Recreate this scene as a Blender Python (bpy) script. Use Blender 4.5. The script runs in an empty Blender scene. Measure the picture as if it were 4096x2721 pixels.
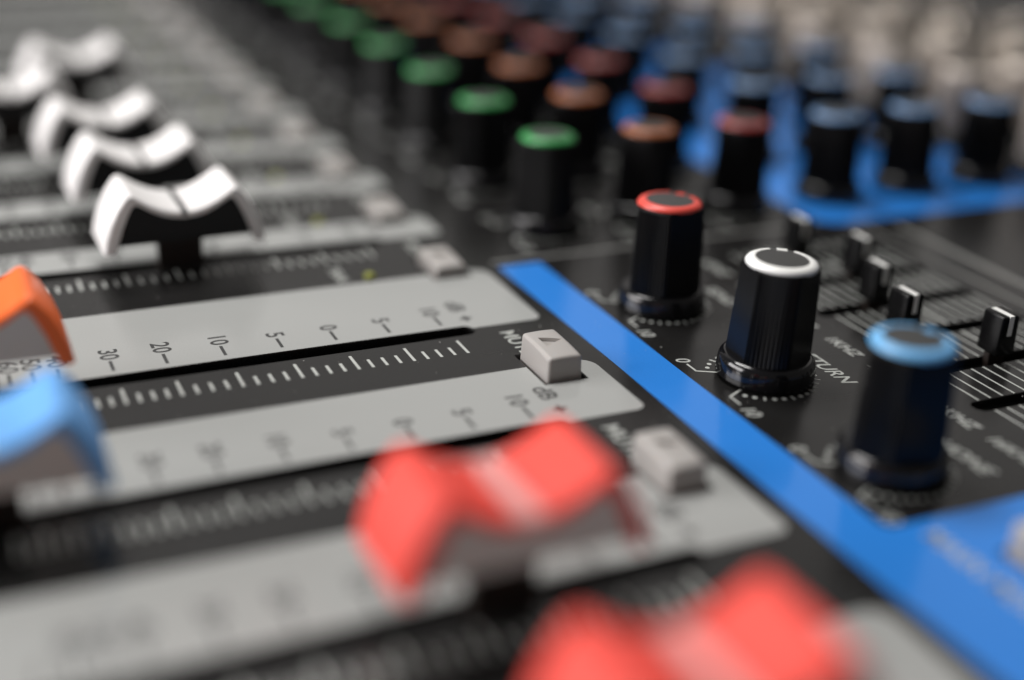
import bpy, bmesh, math, random
from mathutils import Vector, Matrix

# ---------------------------------------------------------------- camera, world, lamps, exposure
MM = 0.001
scene = bpy.context.scene
COL = scene.collection

cam_data = bpy.data.cameras.new("camera")
cam = bpy.data.objects.new("camera", cam_data)
COL.objects.link(cam)
RX = Vector((0.41317619, 0.90980374, 0.03927593))       # picture right
RD = Vector((0.38097915, -0.13352142, -0.91489175))     # picture down
RF = Vector((-0.82712776, 0.39297479, -0.40178413))     # viewing direction
POS = Vector((143.18615, -57.81874, 65.99777)) * MM
m = Matrix.Identity(4)
for i in range(3):
    m[i][0] = RX[i]; m[i][1] = -RD[i]; m[i][2] = -RF[i]; m[i][3] = POS[i]
cam.matrix_world = m
cam_data.sensor_fit = 'HORIZONTAL'
cam_data.sensor_width = 36.0
cam_data.lens = 45.53
cam_data.clip_start = 0.005
cam_data.clip_end = 20.0
cam_data.dof.use_dof = True
cam_data.dof.focus_distance = 158.6 * MM
cam_data.dof.aperture_fstop = 4.8
cam_data.dof.aperture_blades = 0
scene.camera = cam

world = bpy.data.worlds.new("World")
scene.world = world
world.use_nodes = True
wn = world.node_tree.nodes
wn["Background"].inputs["Color"].default_value = (1.0, 0.96, 0.93, 1)
wn["Background"].inputs["Strength"].default_value = 0.125

def area_lamp(name, loc, aim, size, size_y, power, color):
    ld = bpy.data.lights.new(name, 'AREA')
    ld.shape = 'RECTANGLE'; ld.size = size * MM; ld.size_y = size_y * MM
    ld.energy = power; ld.color = color
    o = bpy.data.objects.new(name, ld)
    COL.objects.link(o)
    o.location = Vector(loc) * MM
    d = (Vector(aim) - Vector(loc)).normalized()
    o.rotation_euler = d.to_track_quat('-Z', 'Y').to_euler()
    return o
area_lamp("ceiling_lamp", (-205, -40, 500), (0, 10, 0), 200, 200, 2.9, (1.0, 0.98, 0.96))
area_lamp("side_lamp", (-190, -560, 190), (0, 0, 5), 480, 260, 4.6, (1.0, 0.97, 0.97))
area_lamp("window_lamp", (-1220, 580, 760), (0, 0, 40), 1700, 950, 1.4, (1.0, 0.96, 0.92))

scene.view_settings.view_transform = 'Standard'
scene.view_settings.look = 'None'
scene.view_settings.exposure = 0.0
scene.view_settings.gamma = 1.0
scene.view_settings.use_curve_mapping = False
scene.cycles.max_bounces = 8

random.seed(4)

# ---------------------------------------------------------------- materials
def lin(r, g, b):
    f = lambda c: (c / 255 / 12.92) if c / 255 <= 0.04045 else ((c / 255 + 0.055) / 1.055) ** 2.4
    return (f(r), f(g), f(b), 1)

def material(name, color, rough=0.4, spec=0.5, metal=0.0, grain=0.0, grain_scale=4000, bump=0.0, bump_scale=6000,
             rough_var=0.0, sss=0.0, coat=0.0):
    mt = bpy.data.materials.new(name)
    mt.use_nodes = True
    nt = mt.node_tree
    b = nt.nodes["Principled BSDF"]
    b.inputs["Base Color"].default_value = color
    b.inputs["Roughness"].default_value = rough
    b.inputs["Specular IOR Level"].default_value = spec
    b.inputs["Metallic"].default_value = metal
    if coat:
        b.inputs["Coat Weight"].default_value = coat
        b.inputs["Coat Roughness"].default_value = 0.12
    if sss:
        b.inputs["Subsurface Weight"].default_value = sss
        b.inputs["Subsurface Radius"].default_value = (0.0012, 0.0008, 0.0006)
        b.inputs["Subsurface Scale"].default_value = 1.0
    tc = nt.nodes.new("ShaderNodeTexCoord")
    if grain:
        n = nt.nodes.new("ShaderNodeTexNoise")
        n.inputs["Scale"].default_value = grain_scale
        n.inputs["Detail"].default_value = 3
        nt.links.new(tc.outputs["Object"], n.inputs["Vector"])
        mr = nt.nodes.new("ShaderNodeMapRange")
        mr.inputs["From Min"].default_value = 0.3; mr.inputs["From Max"].default_value = 0.7
        mr.inputs["To Min"].default_value = 1 - grain; mr.inputs["To Max"].default_value = 1 + grain
        nt.links.new(n.outputs["Fac"], mr.inputs["Value"])
        mx = nt.nodes.new("ShaderNodeVectorMath"); mx.operation = 'SCALE'
        mx.inputs[0].default_value = color[:3]
        nt.links.new(mr.outputs["Result"], mx.inputs["Scale"])
        nt.links.new(mx.outputs["Vector"], b.inputs["Base Color"])
    if rough_var:
        n2 = nt.nodes.new("ShaderNodeTexNoise")
        n2.inputs["Scale"].default_value = 90
        n2.inputs["Detail"].default_value = 5
        mp = nt.nodes.new("ShaderNodeMapping")
        mp.inputs["Scale"].default_value = (3.0, 0.7, 1.0)
        mp.inputs["Rotation"].default_value = (0, 0, 0.5)
        nt.links.new(tc.outputs["Object"], mp.inputs["Vector"])
        nt.links.new(mp.outputs["Vector"], n2.inputs["Vector"])
        mr2 = nt.nodes.new("ShaderNodeMapRange")
        mr2.inputs["From Min"].default_value = 0.3; mr2.inputs["From Max"].default_value = 0.7
        mr2.inputs["To Min"].default_value = max(0.02, rough - rough_var); mr2.inputs["To Max"].default_value = rough + rough_var
        nt.links.new(n2.outputs["Fac"], mr2.inputs["Value"])
        nt.links.new(mr2.outputs["Result"], b.inputs["Roughness"])
    if bump:
        n3 = nt.nodes.new("ShaderNodeTexNoise")
        n3.inputs["Scale"].default_value = bump_scale
        n3.inputs["Detail"].default_value = 2
        nt.links.new(tc.outputs["Object"], n3.inputs["Vector"])
        bp = nt.nodes.new("ShaderNodeBump")
        bp.inputs["Strength"].default_value = bump
        bp.inputs["Distance"].default_value = 0.00005
        nt.links.new(n3.outputs["Fac"], bp.inputs["Height"])
        nt.links.new(bp.outputs["Normal"], b.inputs["Normal"])
    return mt

M = dict(
    panel=material("charcoal_panel_paint", (0.0115, 0.0112, 0.011, 1), 0.24, 0.45, grain=0.4, grain_scale=5200, bump=0.22, bump_scale=5200, rough_var=0.04),
    plate=material("light_grey_print", (0.34, 0.347, 0.336, 1), 0.17, 0.5, grain=0.035, grain_scale=5000, bump=0.03, rough_var=0.06),
    blue=material("blue_print", (0.028, 0.205, 0.64, 1), 0.17, 0.45, grain=0.05, grain_scale=4000, bump=0.03, rough_var=0.07),
    ink=material("dark_grey_ink", (0.02, 0.02, 0.02, 1), 0.5),
    white_ink=material("white_ink", (0.44, 0.455, 0.43, 1), 0.45),
    grey_ink=material("grey_ink", (0.20, 0.20, 0.19, 1), 0.45),
    void=material("black_chassis", (0.006, 0.006, 0.0065, 1), 0.6, 0.3),
    knob=material("black_knob_plastic", (0.0055, 0.0055, 0.0058, 1), 0.23, 0.15, bump=0.04, bump_scale=3000),
    knob_top=material("dark_grey_knob_top", (0.034, 0.034, 0.033, 1), 0.5, 0.5, grain=0.2, grain_scale=5200, bump=0.2),
    button=material("warm_grey_button_plastic", (0.37, 0.352, 0.335, 1), 0.42, 0.5, bump=0.16, bump_scale=2600, sss=0.10),
    brown=material("dark_fader_stem", (0.022, 0.015, 0.012, 1), 0.5, 0.4),
    black=material("black_cap_plastic", (0.005, 0.005, 0.006, 1), 0.5, 0.3),
    grey_body=material("grey_cap_body", (0.64, 0.60, 0.58, 1), 0.5, 0.4),
    white=material("white_cap_plastic", (0.84, 0.82, 0.81, 1), 0.35, 0.5),
    orange=material("orange_cap_plastic", (0.95, 0.17, 0.035, 1), 0.35, 0.5),
    sky=material("light_blue_cap_plastic", (0.14, 0.39, 0.80, 1), 0.45, 0.4),
    red=material("coral_red_cap_plastic", (0.80, 0.075, 0.055, 1), 0.60, 0.3),
    pink=material("pale_pink_line", (0.76, 0.36, 0.34, 1), 0.45),
    ring_green=material("green_knob_ring", (0.036, 0.32, 0.08, 1), 0.28),
    ring_orange=material("orange_knob_ring", (0.37, 0.11, 0.035, 1), 0.28),
    ring_red=material("red_knob_ring", (0.70, 0.075, 0.055, 1), 0.35),
    ring_blue=material("light_blue_knob_ring", (0.17, 0.46, 0.80, 1), 0.35),
    ring_dim_red=material("dull_red_knob_ring", (0.30, 0.035, 0.032, 1), 0.28),
    ring_dim_blue=material("grey_blue_knob_ring", (0.125, 0.235, 0.42, 1), 0.28),
    ring_white=material("white_knob_ring", (0.86, 0.86, 0.83, 1), 0.35),
    ring_cream=material("cream_knob_ring", (0.66, 0.58, 0.50, 1), 0.35),
    cream_body=material("cream_knob_plastic", (0.50, 0.44, 0.39, 1), 0.3, 0.5),
    skirt=material("glossy_black_skirt", (0.005, 0.005, 0.006, 1), 0.12, 0.5),
    led=material("yellow_green_lens", (0.27, 0.29, 0.03, 1), 0.25),
    metal=material("nickel_socket", (0.66, 0.60, 0.53, 1), 0.30, metal=1.0),
    dust=material("pale_dust", (0.45, 0.44, 0.42, 1), 0.8),
)

# ---------------------------------------------------------------- helpers
def link(o, parent=None, label=None):
    COL.objects.link(o)
    if parent is not None:
        o.parent = parent
    if label:
        o["label"] = label
    return o

def mesh_obj(name, me, mat, parent=None, loc=(0, 0, 0), rz=0.0, label=None):
    o = bpy.data.objects.new(name, me)
    if mat is not None and len(me.materials) == 0:
        me.materials.append(mat)
    o.location = Vector(loc) * MM
    o.rotation_euler = (0, 0, rz)
    return link(o, parent, label)

def from_bm(name, bm, smooth=None):
    me = bpy.data.meshes.new(name)
    bmesh.ops.recalc_face_normals(bm, faces=bm.faces)
    bm.to_mesh(me); bm.free()
    if smooth is not None:
        for p in me.polygons:
            p.use_smooth = True
        me.set_sharp_from_angle(angle=math.radians(smooth))
    return me

def bake(o):
    """evaluated mesh of a temporary object; the object is removed"""
    dg = bpy.context.evaluated_depsgraph_get()
    dg.update()
    me = bpy.data.meshes.new_from_object(o.evaluated_get(dg), depsgraph=dg)
    bpy.data.objects.remove(o)
    me.materials.clear()
    return me

def rounded(x0, x1, y0, y1, r, n=6):
    """loop of a rectangle; r = one radius or four (x0y0, x1y0, x1y1, x0y1)"""
    if not isinstance(r, (tuple, list)):
        r = (r,) * 4
    pts = []
    for (cx, cy, sx, sy, a0, rr) in ((x0, y0, 1, 1, 180, r[0]), (x1, y0, -1, 1, 270, r[1]), (x1, y1, -1, -1, 0, r[2]), (x0, y1, 1, -1, 90, r[3])):
        if rr <= 1e-6:
            pts.append((cx, cy)); continue
        ox, oy = cx + sx * rr, cy + sy * rr
        for k in range(n + 1):
            a = math.radians(a0 + 90 * k / n)
            pts.append((ox + rr * math.cos(a), oy + rr * math.sin(a)))
    return pts

def sheet(name, loops, thick, bevel=0.0):
    """flat plate with holes, top face at z = 0 (mm loops)"""
    cu = bpy.data.curves.new(name, 'CURVE')
    cu.dimensions = '2D'
    cu.fill_mode = 'BOTH'
    cu.extrude = (thick / 2 - bevel) * MM
    cu.bevel_depth = bevel * MM
    cu.bevel_resolution = 2
    cu.offset = -bevel * MM
    for lp in loops:
        s = cu.splines.new('POLY')
        s.points.add(len(lp) - 1)
        for p, (x, y) in zip(s.points, lp):
            p.co = (x * MM, y * MM, 0, 1)
        s.use_cyclic_u = True
    o = bpy.data.objects.new(name, cu)
    COL.objects.link(o)
    me = bake(o)
    me.transform(Matrix.Translation((0, 0, -thick / 2 * MM)))
    return me

def text_mesh(items):
    """[(string, x, y, size, align, shear, weight)] -> one flat mesh of print; y = middle of the letters"""
    bm = bmesh.new()
    for (s, x, y, size, align, shear, fat) in items:
        cu = bpy.data.curves.new("lettering", 'FONT')
        cu.body = s
        cu.size = size * MM
        cu.align_x = align
        cu.align_y = 'CENTER'
        cu.shear = shear
        cu.offset = fat * MM
        cu.resolution_u = 4
        cu.fill_mode = 'FRONT'
        o = bpy.data.objects.new("lettering", cu)
        COL.objects.link(o)
        me = bake(o)
        me.transform(Matrix.Translation((x * MM, y * MM, 0)))
        bm.from_mesh(me)
        bpy.data.meshes.remove(me)
    return bm

def quad(bm, x0, x1, y0, y1, z=0.0):
    vs = [bm.verts.new((x * MM, y * MM, z * MM)) for x, y in ((x0, y0), (x1, y0), (x1, y1), (x0, y1))]
    bm.faces.new(vs)

def poly(bm, pts, z=0.0):
    bm.faces.new([bm.verts.new((x * MM, y * MM, z * MM)) for x, y in pts])

def box(bm, x0, x1, y0, y1, z0, z1):
    v = [bm.verts.new((x * MM, y * MM, z * MM)) for z in (z0, z1) for x, y in ((x0, y0), (x1, y0), (x1, y1), (x0, y1))]
    for f in ((3, 2, 1, 0), (4, 5, 6, 7), (0, 1, 5, 4), (1, 2, 6, 5), (2, 3, 7, 6), (3, 0, 4, 7)):
        bm.faces.new([v[i] for i in f])

def lathe(bm, prof, n, rfun=None, a0=0.0, a1=2 * math.pi, cap_top=True):
    """prof: [(r, z)] in mm; rfun(angle, level) -> radius factor"""
    full = abs(a1 - a0 - 2 * math.pi) < 1e-6
    cnt = n if full else n + 1
    rings = []
    for li, (r, z) in enumerate(prof):
        ring = []
        for k in range(cnt):
            a = a0 + (a1 - a0) * k / n
            rr = r * (rfun(a, li) if rfun else 1.0)
            ring.append(bm.verts.new((rr * math.cos(a) * MM, rr * math.sin(a) * MM, z * MM)))
        rings.append(ring)
    for i in range(len(rings) - 1):
        for k in range(n):
            k2 = (k + 1) % cnt
            bm.faces.new((rings[i][k], rings[i][k2], rings[i + 1][k2], rings[i + 1][k]))
    return rings

def with_bevel(name, me, width, seg=3, angle=35):
    o = bpy.data.objects.new(name, me)
    COL.objects.link(o)
    b = o.modifiers.new("b", 'BEVEL'); b.width = width * MM; b.segments = seg
    b.limit_method = 'ANGLE'; b.angle_limit = math.radians(angle)
    out = bake(o)
    for p in out.polygons:
        p.use_smooth = True
    out.set_sharp_from_angle(angle=math.radians(40))
    return out

# ---------------------------------------------------------------- layout (mm; x = across the channels, y = along the faders, z = up)
IN_SLOT = [-33.5 - 25.0 * k for k in range(11)]                # input channel faders, running away from the camera
MA_SLOT = [2.55 + 27.85 * k for k in range(4)]                  # group and main faders
SLOTS = IN_SLOT + MA_SLOT
TICK_Y = [0.0, -7.05, -14.08, -21.0, -28.0, -34.95, -41.15, -47.1, -50.0, -52.5, -55.0]
SLOT_END = 3.5
SLOT_START = -70.0
EQ_X = [23.2 + 10.0 * k for k in range(-3, 4)]
KNOB_ROWS = [-31.5 - 25.0 * k for k in range(10)]
KNOB_COLS = [(30.0, "green"), (48.0, "orange"), (65.5, "dim_red"), (85.0, "dim_blue"), (102.0, "dim_blue"), (119.0, "dim_blue"), (136.0, "cream"), (153.0, "cream")]
MUTE = [(s + 13.6, 7.85) for s in IN_SLOT] + [(s + 13.6, 7.85) for s in MA_SLOT[:2]]
BLUE_BUTTON = (72.6, 32.6)

console = bpy.data.objects.new("mixing_console", None)
link(console)
console["label"] = "black audio mixing console with rows of knobs, faders and grey channel scales"
console["category"] = "mixing console"

# ---------------------------------------------------------------- chassis and top panel
bm = bmesh.new(); box(bm, -330, 108, -112, 330, -46, -9)
mesh_obj("chassis", from_bm("chassis", bm), M["void"], console)
bm = bmesh.new()
box(bm, -331.5, -330, -113.5, 331.5, -46, -1.3); box(bm, 108, 109.5, -113.5, 331.5, -46, -1.3)
box(bm, -330, 108, -113.5, -112, -46, -1.3); box(bm, -330, 108, 330, 331.5, -46, -1.3)
mesh_obj("side_casing", from_bm("side_casing", bm), M["panel"], console)

slot_loops = [rounded(s - 1.3, s + 1.3, SLOT_START, SLOT_END, 1.2) for s in SLOTS]
mute_loops = [rounded(x - 4.45, x + 4.45, y - 2.75, y + 2.75, 0.15, 2) for x, y in MUTE]
eq_loops = [rounded(x - 1.2, x + 1.2, 49.9, 77.0, 1.15) for x in EQ_X]
bx, by = BLUE_BUTTON
bb_loop = rounded(bx - 4.45, bx + 4.45, by - 2.75, by + 2.75, 0.15, 2)
me = sheet("top_panel", [rounded(-331.5, 109.5, -113.5, 331.5, 4)] + slot_loops + mute_loops + eq_loops + [bb_loop], 1.2, 0.12)
mesh_obj("top_panel", me, M["panel"], console)

# ---------------------------------------------------------------- printed plates beside each fader
PZ = 0.03
def plate_outline(x0, x1, slot):
    """plate from x0 to its edge in the fader slot, notched by its own slot and by the button of the next channel"""
    yb, yt = -104.0, 13.5
    e = slot - 0.35
    pts = [(x0, yb), (e - 1.25, yb)]
    pts += [(slot - 1.34, yb), (slot - 1.34, SLOT_END - 1.2)]
    for k in range(1, 7):                                     # round the end of the slot
        a = math.radians(180 - 15 * k)
        px = slot + 1.34 * math.cos(a)
        if px > e:
            break
        pts.append((px, SLOT_END - 1.2 + 1.26 * math.sin(a)))
    pts.append((e, SLOT_END + 0.06))
    return pts, e, yt

def build_plate(slot, x0, near_corner_r, far_corner_r, button, label):
    pts, e, yt = plate_outline(x0, None, slot)
    r = near_corner_r
    for k in range(7):
        a = math.radians(15 * k)
        pts.append((e - r + r * math.cos(a), yt - r + r * math.sin(a)))
    r = far_corner_r
    for k in range(7):
        a = math.radians(90 + 15 * k)
        pts.append((x0 + r + r * math.cos(a), yt - r + r * math.sin(a)))
    if button:                                                 # notch for the button that straddles the edge
        bx_, by_ = button
        x1b = bx_ + 4.6
        if x1b > x0:
            pts += [(x0, by_ + 2.9), (x1b, by_ + 2.9), (x1b, by_ - 2.9), (x0, by_ - 2.9)]
    me = sheet("channel_plate", [pts], 0.03, 0)
    return mesh_obj("channel_plate", me, M["plate"], console, (0, 0, PZ), label=label)

def scale_print(full=True):
    names = ["10", "5", "0", "5", "10", "20", "30", "40", "50", "60", ""]
    items = [(n, -5.75, y, 3.15, 'RIGHT', 0, 0.05) for n, y in zip(names, TICK_Y) if n]
    items.append(("dB", -6.1, 3.9, 3.2, 'RIGHT', 0, 0.05))
    items.append(("+", -3.6, 3.7, 3.1, 'CENTER', 0, 0.1))
    bm = text_mesh(items)
    for y in TICK_Y:
        quad(bm, -5.35, -2.5, y - 0.2, y + 0.2)
    return from_bm("scale_lettering", bm)

def tick_print():
    bm = bmesh.new()
    ys = TICK_Y[:7]
    for i, y in enumerate(TICK_Y):
        quad(bm, 2.7, 6.65, y - 0.19, y + 0.19)
        if i + 1 < len(TICK_Y):
            n = 4 if i < 7 else 2
            for k in range(1, n):
                yy = y + (TICK_Y[i + 1] - y) * k / n
                quad(bm, 4.35, 6.65, yy - 0.19, yy + 0.19)
    return from_bm("tick_marks", bm)

SCALE = scale_print(); SCALE.materials.append(M["ink"])
TICKS = tick_print(); TICKS.materials.append(M["white_ink"])
MUTE_TXT = from_bm("button_lettering", text_mesh([("MUTE", 1.9, 7.0, 2.9, 'LEFT', 0, 0.03)])); MUTE_TXT.materials.append(M["white_ink"])

for i, s in enumerate(IN_SLOT):
    x0 = s - 9.6
    p = build_plate(s, x0, 1.4, 2.2, (s - 25 + 13.6, 7.85), None)
    mesh_obj("scale_lettering", SCALE, None, p, (s, 0, 0.01))
    mesh_obj("tick_marks", TICKS, None, console, (s, 0, 0.02))
    mesh_obj("button_lettering", MUTE_TXT, None, console, (s, 0, 0.02))
for i, s in enumerate(MA_SLOT):
    x0 = -17.6 if i == 0 else s - 15.0
    prev = (-33.5 + 13.6, 7.85) if i == 0 else (MA_SLOT[i - 1] + 13.6, 7.85) if i < 3 else None
    p = build_plate(s, x0, 1.4, 2.4, prev, "wide light grey fader scale in sharp focus" if i == 0 else None)
    mesh_obj("scale_lettering", SCALE, None, p, (s, 0, 0.01))
    mesh_obj("tick_marks", TICKS, None, console, (s, 0, 0.02))
    if i < 2:
        mesh_obj("button_lettering", MUTE_TXT, None, console, (s, 0, 0.02))

# ---------------------------------------------------------------- blue print
blue_l = [(-17.2, 15.7), (108.5, 15.7), (108.5, 110)] + [(61.0, 110)]
blue_l += [(61.0, 23.2), (60.1, 22.35), (-17.2, 22.35)]
mesh_obj("blue_border", sheet("blue_border", [blue_l, bb_loop and rounded(bx - 4.6, bx + 4.6, by - 2.9, by + 2.9, 0.2, 2)], 0.03, 0), M["blue"], console, (0, 0, PZ), label="bright blue stripe widening into a blue field")
mesh_obj("blue_field", sheet("blue_field", [rounded(-320, -18.3, 74.5, 128, 4.0)], 0.03, 0), M["blue"], console, (0, 0, PZ), label="blurred blue area under the far light blue knobs")
bm = bmesh.new(); quad(bm, -19.6, -18.9, 15.5, 73.5)
mesh_obj("section_line", from_bm("section_line", bm), M["grey_ink"], console, (0, 0, PZ))
mesh_obj("button_lettering", from_bm("button_lettering", text_mesh([("MAIN MIX", 63.0, 25.8, 3.2, 'LEFT', 0, 0.03)])), M["white_ink"], console, (0, 0, PZ + 0.02))

# ---------------------------------------------------------------- graphic equaliser print
bm = bmesh.new()
edges = [EQ_X[0] - 4.2] + EQ_X + [EQ_X[-1] + 4.2]
for k in range(14):
    y = 51.8 + 1.86 * k
    w = 0.26 if k == 7 else 0.14
    for i in range(len(edges) - 1):
        a = edges[i] + (1.35 if i > 0 else 0); b = edges[i + 1] - (1.35 if i < len(edges) - 2 else 0)
        quad(bm, a, b, y - w, y + w)
mesh_obj("scale_lines", from_bm("scale_lines", bm), M["white_ink"], console, (0, 0, 0.02), label="ruled white lines between the small slider slots")
eq_names = ["63HZ", "160HZ", "400HZ", "1KHZ", "2.5KHZ", "6.3KHZ", "16KHZ"]
mesh_obj("frequency_lettering", from_bm("frequency_lettering", text_mesh([(n, x, 46.2, 2.5, 'CENTER', 0.25, 0.02) for n, x in zip(eq_names, EQ_X)])), M["white_ink"], console, (0, 0, 0.02))
bm = bmesh.new(); quad(bm, -14, 60.5, 80.2, 80.8); quad(bm, -14, 60.5, 85.6, 87.0)
mesh_obj("border_line", from_bm("border_line", bm), M["grey_ink"], console, (0, 0, 0.02))

# ---------------------------------------------------------------- rotary knobs
def knob_meshes():
    NB = 480
    def rf(a, li):
        sec = ((a - math.radians(87)) % (2 * math.pi)) / (math.pi / 3)
        k = int(sec) % 6
        t = (sec - int(sec)) * 2 - 1
        if k % 2 == 0:                                       # smooth flat
            return math.cos(math.radians(30)) / math.cos(math.radians(30) * t) * 1.012 if abs(t) < 0.97 else 0.995
        return 1.0 - 0.036 * (0.5 + 0.5 * math.cos(t * math.pi * 10))
    prof = [(5.15, 2.3), (5.1, 2.9), (4.66, 13.9), (4.6, 14.2)]
    bm = bmesh.new()
    rings = lathe(bm, prof, NB, rf)
    # shoulder closes in to the ring
    top = []
    for k in range(NB):
        a = 2 * math.pi * k / NB
        top.append(bm.verts.new((4.32 * math.cos(a) * MM, 4.32 * math.sin(a) * MM, 14.42 * MM)))
    for k in range(NB):
        bm.faces.new((rings[-1][k], rings[-1][(k + 1) % NB], top[(k + 1) % NB], top[k]))
    bm.faces.new(top)
    body = from_bm("knob", bm, 28); body.materials.append(M["knob"])
    bm = bmesh.new()
    lathe(bm, [(5.8, 0.25), (6.0, 0.35), (6.0, 0.9), (5.9, 2.0), (5.78, 2.5), (5.55, 2.8), (5.2, 2.92), (4.4, 2.95)], 72)
    skirt = from_bm("skirt", bm, 40); skirt.materials.append(M["skirt"])
    # coloured ring: open on both sides of the pointer at +x
    bm = bmesh.new()
    g = math.radians(25)
    lathe(bm, [(4.28, 14.30), (4.32, 14.46), (4.12, 14.80), (3.80, 14.98), (3.45, 15.05), (3.2, 15.06), (3.15, 14.9)], 84, None, g, 2 * math.pi - g)
    ring = from_bm("colour_ring", bm, 50)
    bm = bmesh.new()
    rr = lathe(bm, [(4.1, 14.4), (3.95, 14.75), (3.7, 14.93), (3.3, 15.0)], 72)
    bm.faces.new(rr[-1])
    disc = from_bm("top_disc", bm, 40); disc.materials.append(M["knob_top"])
    bm = bmesh.new(); box(bm, 2.75, 3.95, -0.62, 0.62, 14.5, 15.1)
    for v in bm.verts:
        if v.co.x > 3.5 * MM and v.co.z > 15 * MM:
            v.co.z -= 0.16 * MM
    ptr = from_bm("pointer_mark", bm)
    return body, skirt, ring, disc, ptr
K_BODY, K_SKIRT, K_RING, K_DISC, K_PTR = knob_meshes()
K_BODY_PALE = K_BODY.copy(); K_BODY_PALE.materials.clear(); K_BODY_PALE.materials.append(M["cream_body"])
RINGS = {}
for c in ("green", "orange", "red", "blue", "white", "cream", "dim_red", "dim_blue"):
    r_ = K_RING.copy(); r_.materials.append(M["ring_" + c])
    p_ = K_PTR.copy(); p_.materials.append(M["ring_" + c])
    RINGS[c] = (r_, p_)

def dial_mesh(lettered):
    bm = bmesh.new()
    if lettered:
        bm.free()
        bm = text_mesh([("0", -7.15, -7.0, 2.5, 'CENTER', 0.25, 0.02), ("10", 7.75, -7.0, 2.5, 'CENTER', 0.25, 0.02)])
    sw = math.radians(303)
    for k in range(31):
        th = sw / 2 - sw * k / 30
        cx, cy = math.sin(th), math.cos(th)
        if k in (0, 30):
            continue
        if k % 3 == 0:
            t = (-cy, cx)
            pts = [(cx * r_ + s_ * t[0] * 0.13, cy * r_ + s_ * t[1] * 0.13) for r_, s_ in ((6.15, 1), (7.05, 1), (7.05, -1), (6.15, -1))]
            poly(bm, pts)
        else:
            poly(bm, [(cx * 6.6 + 0.3 * math.cos(a * math.pi / 5), cy * 6.6 + 0.3 * math.sin(a * math.pi / 5)) for a in range(10)])
    for sx in (-1, 1):                                         # bent leader lines to 0 and 10
        path = [(sx * 2.55, -4.7), (sx * 3.75, -6.98), (sx * 5.8, -6.98)]
        for (ax, ay), (bx_, by_) in zip(path[:-1], path[1:]):
            d = Vector((bx_ - ax, by_ - ay)).normalized(); n = Vector((-d.y, d.x)) * 0.14
            poly(bm, [(ax + n.x, ay + n.y), (bx_ + n.x + d.x * .1, by_ + n.y + d.y * .1), (bx_ - n.x + d.x * .1, by_ - n.y + d.y * .1), (ax - n.x, ay - n.y)])
    return from_bm("dial_marks", bm)
DIAL = dial_mesh(True); DIAL.materials.append(M["white_ink"])

def place_knob(x, y, color, ang, label=None):
    """ang: direction of the pointer, degrees from +x"""
    k = mesh_obj("knob", K_BODY_PALE if color == "cream" else K_BODY, None, console, (x, y, 0), math.radians(ang), label)
    mesh_obj("skirt", K_SKIRT, None, k)
    mesh_obj("colour_ring", RINGS[color][0], None, k)
    mesh_obj("top_disc", K_DISC, None, k)
    mesh_obj("pointer_mark", RINGS[color][1], None, k)
    mesh_obj("dial_marks", DIAL, None, console, (x, y, 0.02))
    return k
place_knob(3.1, 31.0, "red", 124, "black ribbed knob with red ring beside the blue stripe")
wk = place_knob(27.1, 31.1, "white", 146, "black ribbed knob with white ring in sharp focus")
wk.location = Vector((27.2, 31.4, 0.08)) * MM               # this one leans a little on its shaft
wk.rotation_euler = (Matrix.Rotation(math.radians(1.6), 3, Vector((-0.94, 0.35, 0))) @ Matrix.Rotation(math.radians(146), 3, 'Z')).to_euler()
place_knob(51.3, 30.9, "blue", 110, "blurred black knob with light blue ring nearest the camera")
mesh_obj("knob_lettering", from_bm("knob_lettering", text_mesh([("RETURN", 27.1, 40.05, 2.85, 'CENTER', 0.3, 0.03), ("SEND", 3.1, 40.6, 2.75, 'CENTER', 0.3, 0.03), ("PHONE", 51.3, 40.2, 2.75, 'CENTER', 0.3, 0.03)])), M["white_ink"], console, (0, 0, 0.02))
for ri, x in enumerate(KNOB_ROWS):
    for (y, c) in KNOB_COLS:
        k = place_knob(x, y, c, 90 + random.uniform(-40, 40))
        k.rotation_euler = (math.radians(random.uniform(-1.3, 1.3)), math.radians(random.uniform(-1.3, 1.3)), k.rotation_euler[2])

# ---------------------------------------------------------------- sockets at the back edge
bm = bmesh.new()
lathe(bm, [(8.0, 0.0), (8.0, 1.4), (6.2, 1.6), (6.0, 6.2), (5.4, 6.8), (4.6, 6.9), (4.4, 6.2), (4.4, 0.2), (0.01, 0.2)], 40)
SOCK = from_bm("jack_socket", bm, 40); SOCK.materials.append(M["metal"])
bm = bmesh.new(); lathe(bm, [(4.3, 0.35), (0.01, 0.35)], 32)
HOLE = from_bm("socket_hole", bm); HOLE.materials.append(M["black"])
for x in KNOB_ROWS:
    for y in (174, 198, 222):
        s_ = mesh_obj("jack_socket", SOCK, None, console, (x, y, 0.05))
        mesh_obj("socket_hole", HOLE, None, s_)

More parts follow.
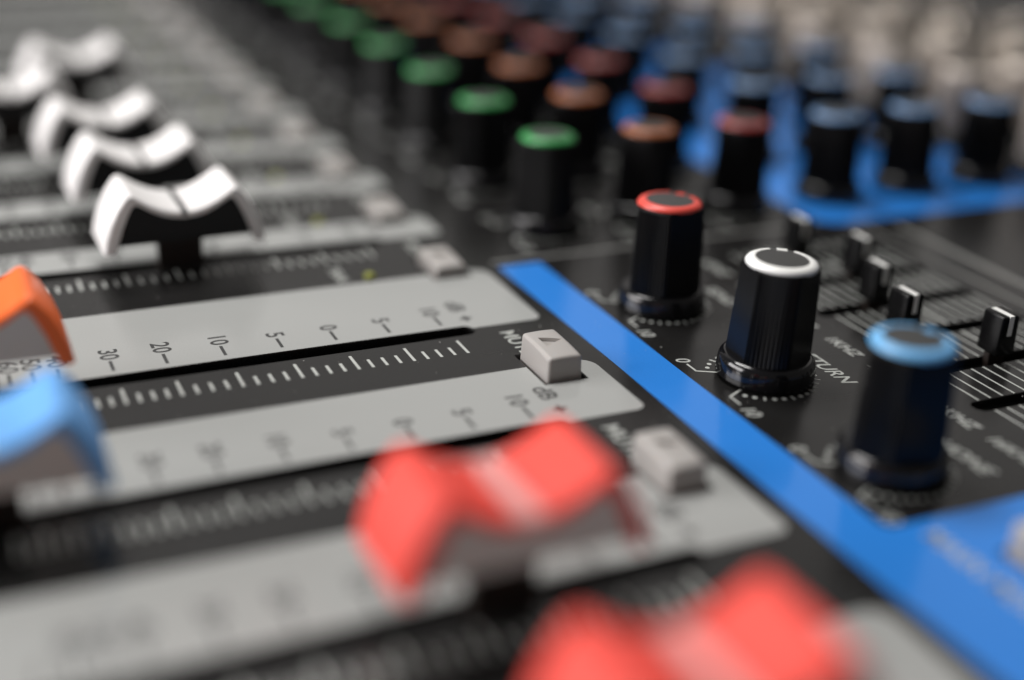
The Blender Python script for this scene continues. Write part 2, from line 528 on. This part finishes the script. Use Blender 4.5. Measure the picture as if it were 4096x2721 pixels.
# ---------------------------------------------------------------- push buttons
def button_mesh():
    bm = bmesh.new()
    NX, NY = 10, 8
    hx, hy = 4.08, 2.42
    def P(u, v, z, inset):
        return bm.verts.new((u * (hx - inset) * MM, v * (hy - inset) * MM, z * MM))
    grid = []
    for i in range(NX + 1):
        row = []
        u = -1 + 2 * i / NX
        for j in range(NY + 1):
            v = -1 + 2 * j / NY
            z = 3.4 - 0.14 * u * u - 0.10 * v * v - 0.16 * (u + 1)
            row.append(P(u, v, z, 0.22))
        grid.append(row)
    for i in range(NX):
        for j in range(NY):
            bm.faces.new((grid[i][j], grid[i + 1][j], grid[i + 1][j + 1], grid[i][j + 1]))
    loop = [grid[i][0] for i in range(NX + 1)] + [grid[NX][j] for j in range(1, NY + 1)] + [grid[i][NY] for i in range(NX - 1, -1, -1)] + [grid[0][j] for j in range(NY - 1, 0, -1)]
    low = []
    for v in loop:
        u = v.co.x / ((hx - 0.22) * MM); w = v.co.y / ((hy - 0.22) * MM)
        low.append(P(u, w, -3.0, 0.0))
    n = len(loop)
    for k in range(n):
        bm.faces.new((loop[k], low[k], low[(k + 1) % n], loop[(k + 1) % n]))
    bm.faces.new(low)
    me = from_bm("mute_button", bm)
    o = bpy.data.objects.new("tmp", me); COL.objects.link(o)
    b = o.modifiers.new("b", 'BEVEL'); b.width = 0.38 * MM; b.segments = 4
    b.limit_method = 'ANGLE'; b.angle_limit = math.radians(45)
    me = bake(o)
    cb = bmesh.new()
    tri = [(-1.75, -1.05), (-0.55, 1.6), (0.85, -1.0)]
    cx = sum(p[0] for p in tri) / 3; cy = sum(p[1] for p in tri) / 3
    top = lambda x: 3.4 - 0.14 * (x / 3.86) ** 2 - 0.16 * (x / 3.86 + 1)
    lo = [cb.verts.new(((cx + (x - cx) * 0.80) * MM, (cy + (y - cy) * 0.80) * MM, (top(x) - 0.42) * MM)) for x, y in tri]
    hi = [cb.verts.new(((cx + (x - cx) * 1.16) * MM, (cy + (y - cy) * 1.16) * MM, (top(x) + 0.30) * MM)) for x, y in tri]
    cb.faces.new(lo[::-1]); cb.faces.new(hi)
    for k in range(3):
        cb.faces.new((lo[k], lo[(k + 1) % 3], hi[(k + 1) % 3], hi[k]))
    cut = bpy.data.objects.new("cut", from_bm("cut", cb)); COL.objects.link(cut)
    o = bpy.data.objects.new("tmp", me); COL.objects.link(o)
    md = o.modifiers.new("x", 'BOOLEAN'); md.operation = 'DIFFERENCE'; md.object = cut; md.solver = 'EXACT'
    me = bake(o)
    bpy.data.objects.remove(cut)
    for p in me.polygons:
        p.use_smooth = True
    me.set_sharp_from_angle(angle=math.radians(28))
    return me
BUTTON = button_mesh(); BUTTON.name = "mute_button"; BUTTON.materials.append(M["button"])
for i, (x, y) in enumerate(MUTE):
    lab = {len(IN_SLOT): "warm grey mute button with a recessed triangle in sharp focus", 0: "blurred grey mute button beside the orange fader cap's scale"}.get(i)
    mesh_obj("mute_button", BUTTON, None, console, (x, y, 0.0 if i >= len(IN_SLOT) else -1.35 + random.uniform(-0.15, 0.15)), label=lab)
mesh_obj("push_button", BUTTON, None, console, (bx, by, 0.3), label="blurred pale button on the blue field at the picture edge")

# ---------------------------------------------------------------- signal lamps (unlit)
bm = bmesh.new()
rr = lathe(bm, [(0.8, 0.0), (0.8, 0.3), (0.7, 0.55), (0.4, 0.7), (0.12, 0.76)], 20); bm.faces.new(rr[-1])
LED = from_bm("signal_lamp", bm, 60); LED.materials.append(M["led"])
LAMP_TXT = from_bm("lamp_lettering", text_mesh([("PEAK", 12.2, -7.2, 2.4, 'CENTER', 0, 0.03)])); LAMP_TXT.materials.append(M["white_ink"])
for s in IN_SLOT:
    mesh_obj("lamp_lettering", LAMP_TXT, None, console, (s, 0, 0.02))
    mesh_obj("signal_lamp", LED, None, console, (s + 14.2, -3.2, 0.0))

# ---------------------------------------------------------------- fader caps
def cap_profile():
    half = [(0, 9.4), (1.5, 9.52), (3.0, 9.95), (4.5, 10.68), (5.8, 11.5), (6.5, 12.0), (7.05, 12.2), (7.55, 12.05), (8.0, 11.6), (9.0, 10.2), (10.0, 8.2), (10.7, 6.2), (11.1, 4.2)]
    return [(-y, z) for y, z in half[::-1]] + half[1:]
def cap_inner():
    half = [(0, 8.45), (1.5, 8.58), (3.0, 8.98), (4.4, 9.65), (5.5, 10.35), (6.2, 10.75), (6.7, 10.75), (7.15, 10.2), (7.7, 9.1), (8.4, 7.5), (8.9, 6.0), (9.5, 4.2)]
    return [(-y, z) for y, z in half[::-1]] + half[1:]
CAP_HW = 5.5
def cap_meshes():
    out, inn = cap_profile(), cap_inner()
    no = len(out)
    cy0, cz0 = 0.0, 6.0
    def shrink(p, k, d):
        """move an outline point inwards along its normal by d"""
        a = out[max(k - 1, 0)]; b = out[min(k + 1, no - 1)]
        t = Vector((b[0] - a[0], b[1] - a[1])).normalized()
        return (p[0] + t.y * d, p[1] - t.x * d)
    bm = bmesh.new()
    rings = []
    for x, d in ((-CAP_HW, 0.55), (-CAP_HW + 0.1, 0.3), (-CAP_HW + 0.3, 0.1), (-CAP_HW + 0.65, 0), (0, -0.04), (CAP_HW - 0.65, 0), (CAP_HW - 0.3, 0.1), (CAP_HW - 0.1, 0.3), (CAP_HW, 0.55)):
        loop = [shrink(p, k, d) for k, p in enumerate(out)] + inn[::-1]
        rings.append([bm.verts.new((x * MM, y * MM, z * MM)) for y, z in loop])
    n = len(rings[0])
    for a, b in zip(rings[:-1], rings[1:]):
        for k in range(n):
            bm.faces.new((a[k], a[(k + 1) % n], b[(k + 1) % n], b[k]))
    bm.faces.new(rings[0]); bm.faces.new(rings[-1][::-1])
    shell = from_bm("cap_shell", bm, 50)
    # body that fills the shell, set back a little from both ends
    bm = bmesh.new()
    inner = [(y * 0.995, z - 0.02) for y, z in inn if z > 5.3]
    inner = [(-9.1, 5.2)] + inner + [(9.1, 5.2)]
    w = CAP_HW - 0.10
    ra = [bm.verts.new((-w * MM, y * MM, z * MM)) for y, z in inner]
    rb = [bm.verts.new((w * MM, y * MM, z * MM)) for y, z in inner]
    n = len(inner)
    for k in range(n):
        bm.faces.new((ra[k], ra[(k + 1) % n], rb[(k + 1) % n], rb[k]))
    bm.faces.new(ra[::-1]); bm.faces.new(rb)
    body = from_bm("cap_body", bm, 40)
    bm = bmesh.new(); box(bm, -0.65, 0.65, -3.1, 3.1, -8, 5.6)
    stem = from_bm("stem", bm)
    return shell, body, stem
SHELL, BODY, STEM = cap_meshes()
STEM.materials.append(M["brown"])
def line_mesh(wid):
    """stripe across the saddle that follows its hollow and runs over the near edge"""
    bm = bmesh.new()
    prof = [(-CAP_HW - 0.03, 8.75), (-CAP_HW + 0.1, 9.14), (-CAP_HW + 0.3, 9.33), (-CAP_HW + 0.65, 9.43), (0, 9.47), (CAP_HW - 0.65, 9.43), (CAP_HW - 0.3, 9.33), (CAP_HW - 0.1, 9.14), (CAP_HW + 0.03, 8.75)]
    ys = [-wid / 2, -wid / 4, 0, wid / 4, wid / 2]
    rows = [[bm.verts.new((x * MM, y * MM, (z + 0.053 * y * y + 0.02) * MM)) for y in ys] for x, z in prof]
    low = [[bm.verts.new((x * 0.98 * MM, y * MM, (z - 0.25) * MM)) for y in (ys[0], ys[-1])] for x, z in prof]
    for a, b, c, d in zip(rows[:-1], rows[1:], low[:-1], low[1:]):
        for k in range(4):
            bm.faces.new((a[k], a[k + 1], b[k + 1], b[k]))
        bm.faces.new((a[0], b[0], d[0], c[0])); bm.faces.new((a[4], c[1], d[1], b[4]))
    return from_bm("indicator_line", bm, 50)
LINE_THIN = line_mesh(0.8); LINE_THIN.materials.append(M["black"])
LINE_WIDE = line_mesh(2.2); LINE_WIDE.materials.append(M["pink"])
LINE_GREY = line_mesh(1.4); LINE_GREY.materials.append(M["white"])
CAPS = {}
for c, bodymat, line in (("white", "black", LINE_THIN), ("orange", "grey_body", LINE_GREY), ("sky", "grey_body", LINE_GREY), ("red", "grey_body", LINE_WIDE)):
    s_ = SHELL.copy(); s_.materials.append(M[c])
    b_ = BODY.copy(); b_.materials.append(M[bodymat])
    CAPS[c] = (s_, b_, line)
def place_fader(x, y, c, label, dz=0.0):
    sh, bo, li = CAPS[c]
    f = mesh_obj("fader_cap", sh, None, console, (x, y, dz), math.radians(random.uniform(-1.5, 1.5)), label)
    f.scale = (1, 1.02 if c == "red" else 1.0, 1)
    mesh_obj("cap_body", bo, None, f)
    mesh_obj("indicator_line", li, None, f)
    mesh_obj("stem", STEM, None, f)
in_y = [-26.7, -27.6, -29.4, -42.5, -27.5, -58.0, -60.0, -60.0, -60.0, -60.0, -60.0]
in_lab = ["white fader cap with black line, nearest of the white caps", "white fader cap with black line, second of the white caps", "blurred white fader cap, third of the white caps"]
for i, (x, y) in enumerate(zip(IN_SLOT, in_y)):
    place_fader(x, y, "white", in_lab[i] if i < 3 else "strongly blurred white fader cap in the far rows")
place_fader(MA_SLOT[0], -57.0, "orange", "orange fader cap cut by the left edge of the picture", 1.1)
place_fader(MA_SLOT[1], -57.0, "sky", "blurred light blue fader cap at the left edge", 0.9)
place_fader(MA_SLOT[2], -17.5, "red", "blurred coral red fader cap with pale line", 2.0)
place_fader(MA_SLOT[3], -15.2, "red", "strongly blurred coral red fader cap at the bottom edge", 2.7)

# ---------------------------------------------------------------- small equaliser sliders
bm = bmesh.new(); box(bm, -1.75, 1.75, -1.55, 1.55, 0.9, 6.2)
for v in bm.verts:
    if v.co.z > 3 * MM:
        v.co.y *= 0.86
SL = with_bevel("slider_cap", from_bm("slider_cap", bm), 0.25, 3, 40); SL.materials.append(M["knob"])
bm = bmesh.new(); box(bm, -1.5, 1.80, -0.36, 0.36, 6.0, 6.26); box(bm, 1.55, 1.81, -0.36, 0.36, 3.6, 6.0)
SLL = from_bm("indicator_line", bm); SLL.materials.append(M["ring_white"])
bm = bmesh.new(); box(bm, -0.45, 0.45, -1.3, 1.3, -6, 1.0)
SLS = from_bm("stem", bm); SLS.materials.append(M["brown"])
for x, y in zip(EQ_X, (60.9, 64.3, 59.5, 56.2, 62.8, 66.0, 64.0)):
    s_ = mesh_obj("slider_cap", SL, None, console, (x - 0.6, y, 0))
    mesh_obj("indicator_line", SLL, None, s_); mesh_obj("stem", SLS, None, s_)

# ---------------------------------------------------------------- specks of dust on the panel
bm = bmesh.new()
for k in range(900):
    x, y = random.uniform(-60, 75), random.uniform(-60, 75)
    if any(abs(x - s) < 1.8 for s in SLOTS) and y < 5:
        continue
    r_ = random.choice((0.03, 0.04, 0.05, 0.07, 0.10)) * random.uniform(0.6, 1.1)
    a = random.uniform(0, 6.28); e = random.uniform(0.5, 1.0)
    pts = [(x + r_ * math.cos(a + t * 1.2566), y + e * r_ * math.sin(a + t * 1.2566)) for t in range(5)]
    poly(bm, pts, 0.06)
d_ = mesh_obj("dust", from_bm("dust", bm), M["dust"], console)
d_["kind"] = "stuff"
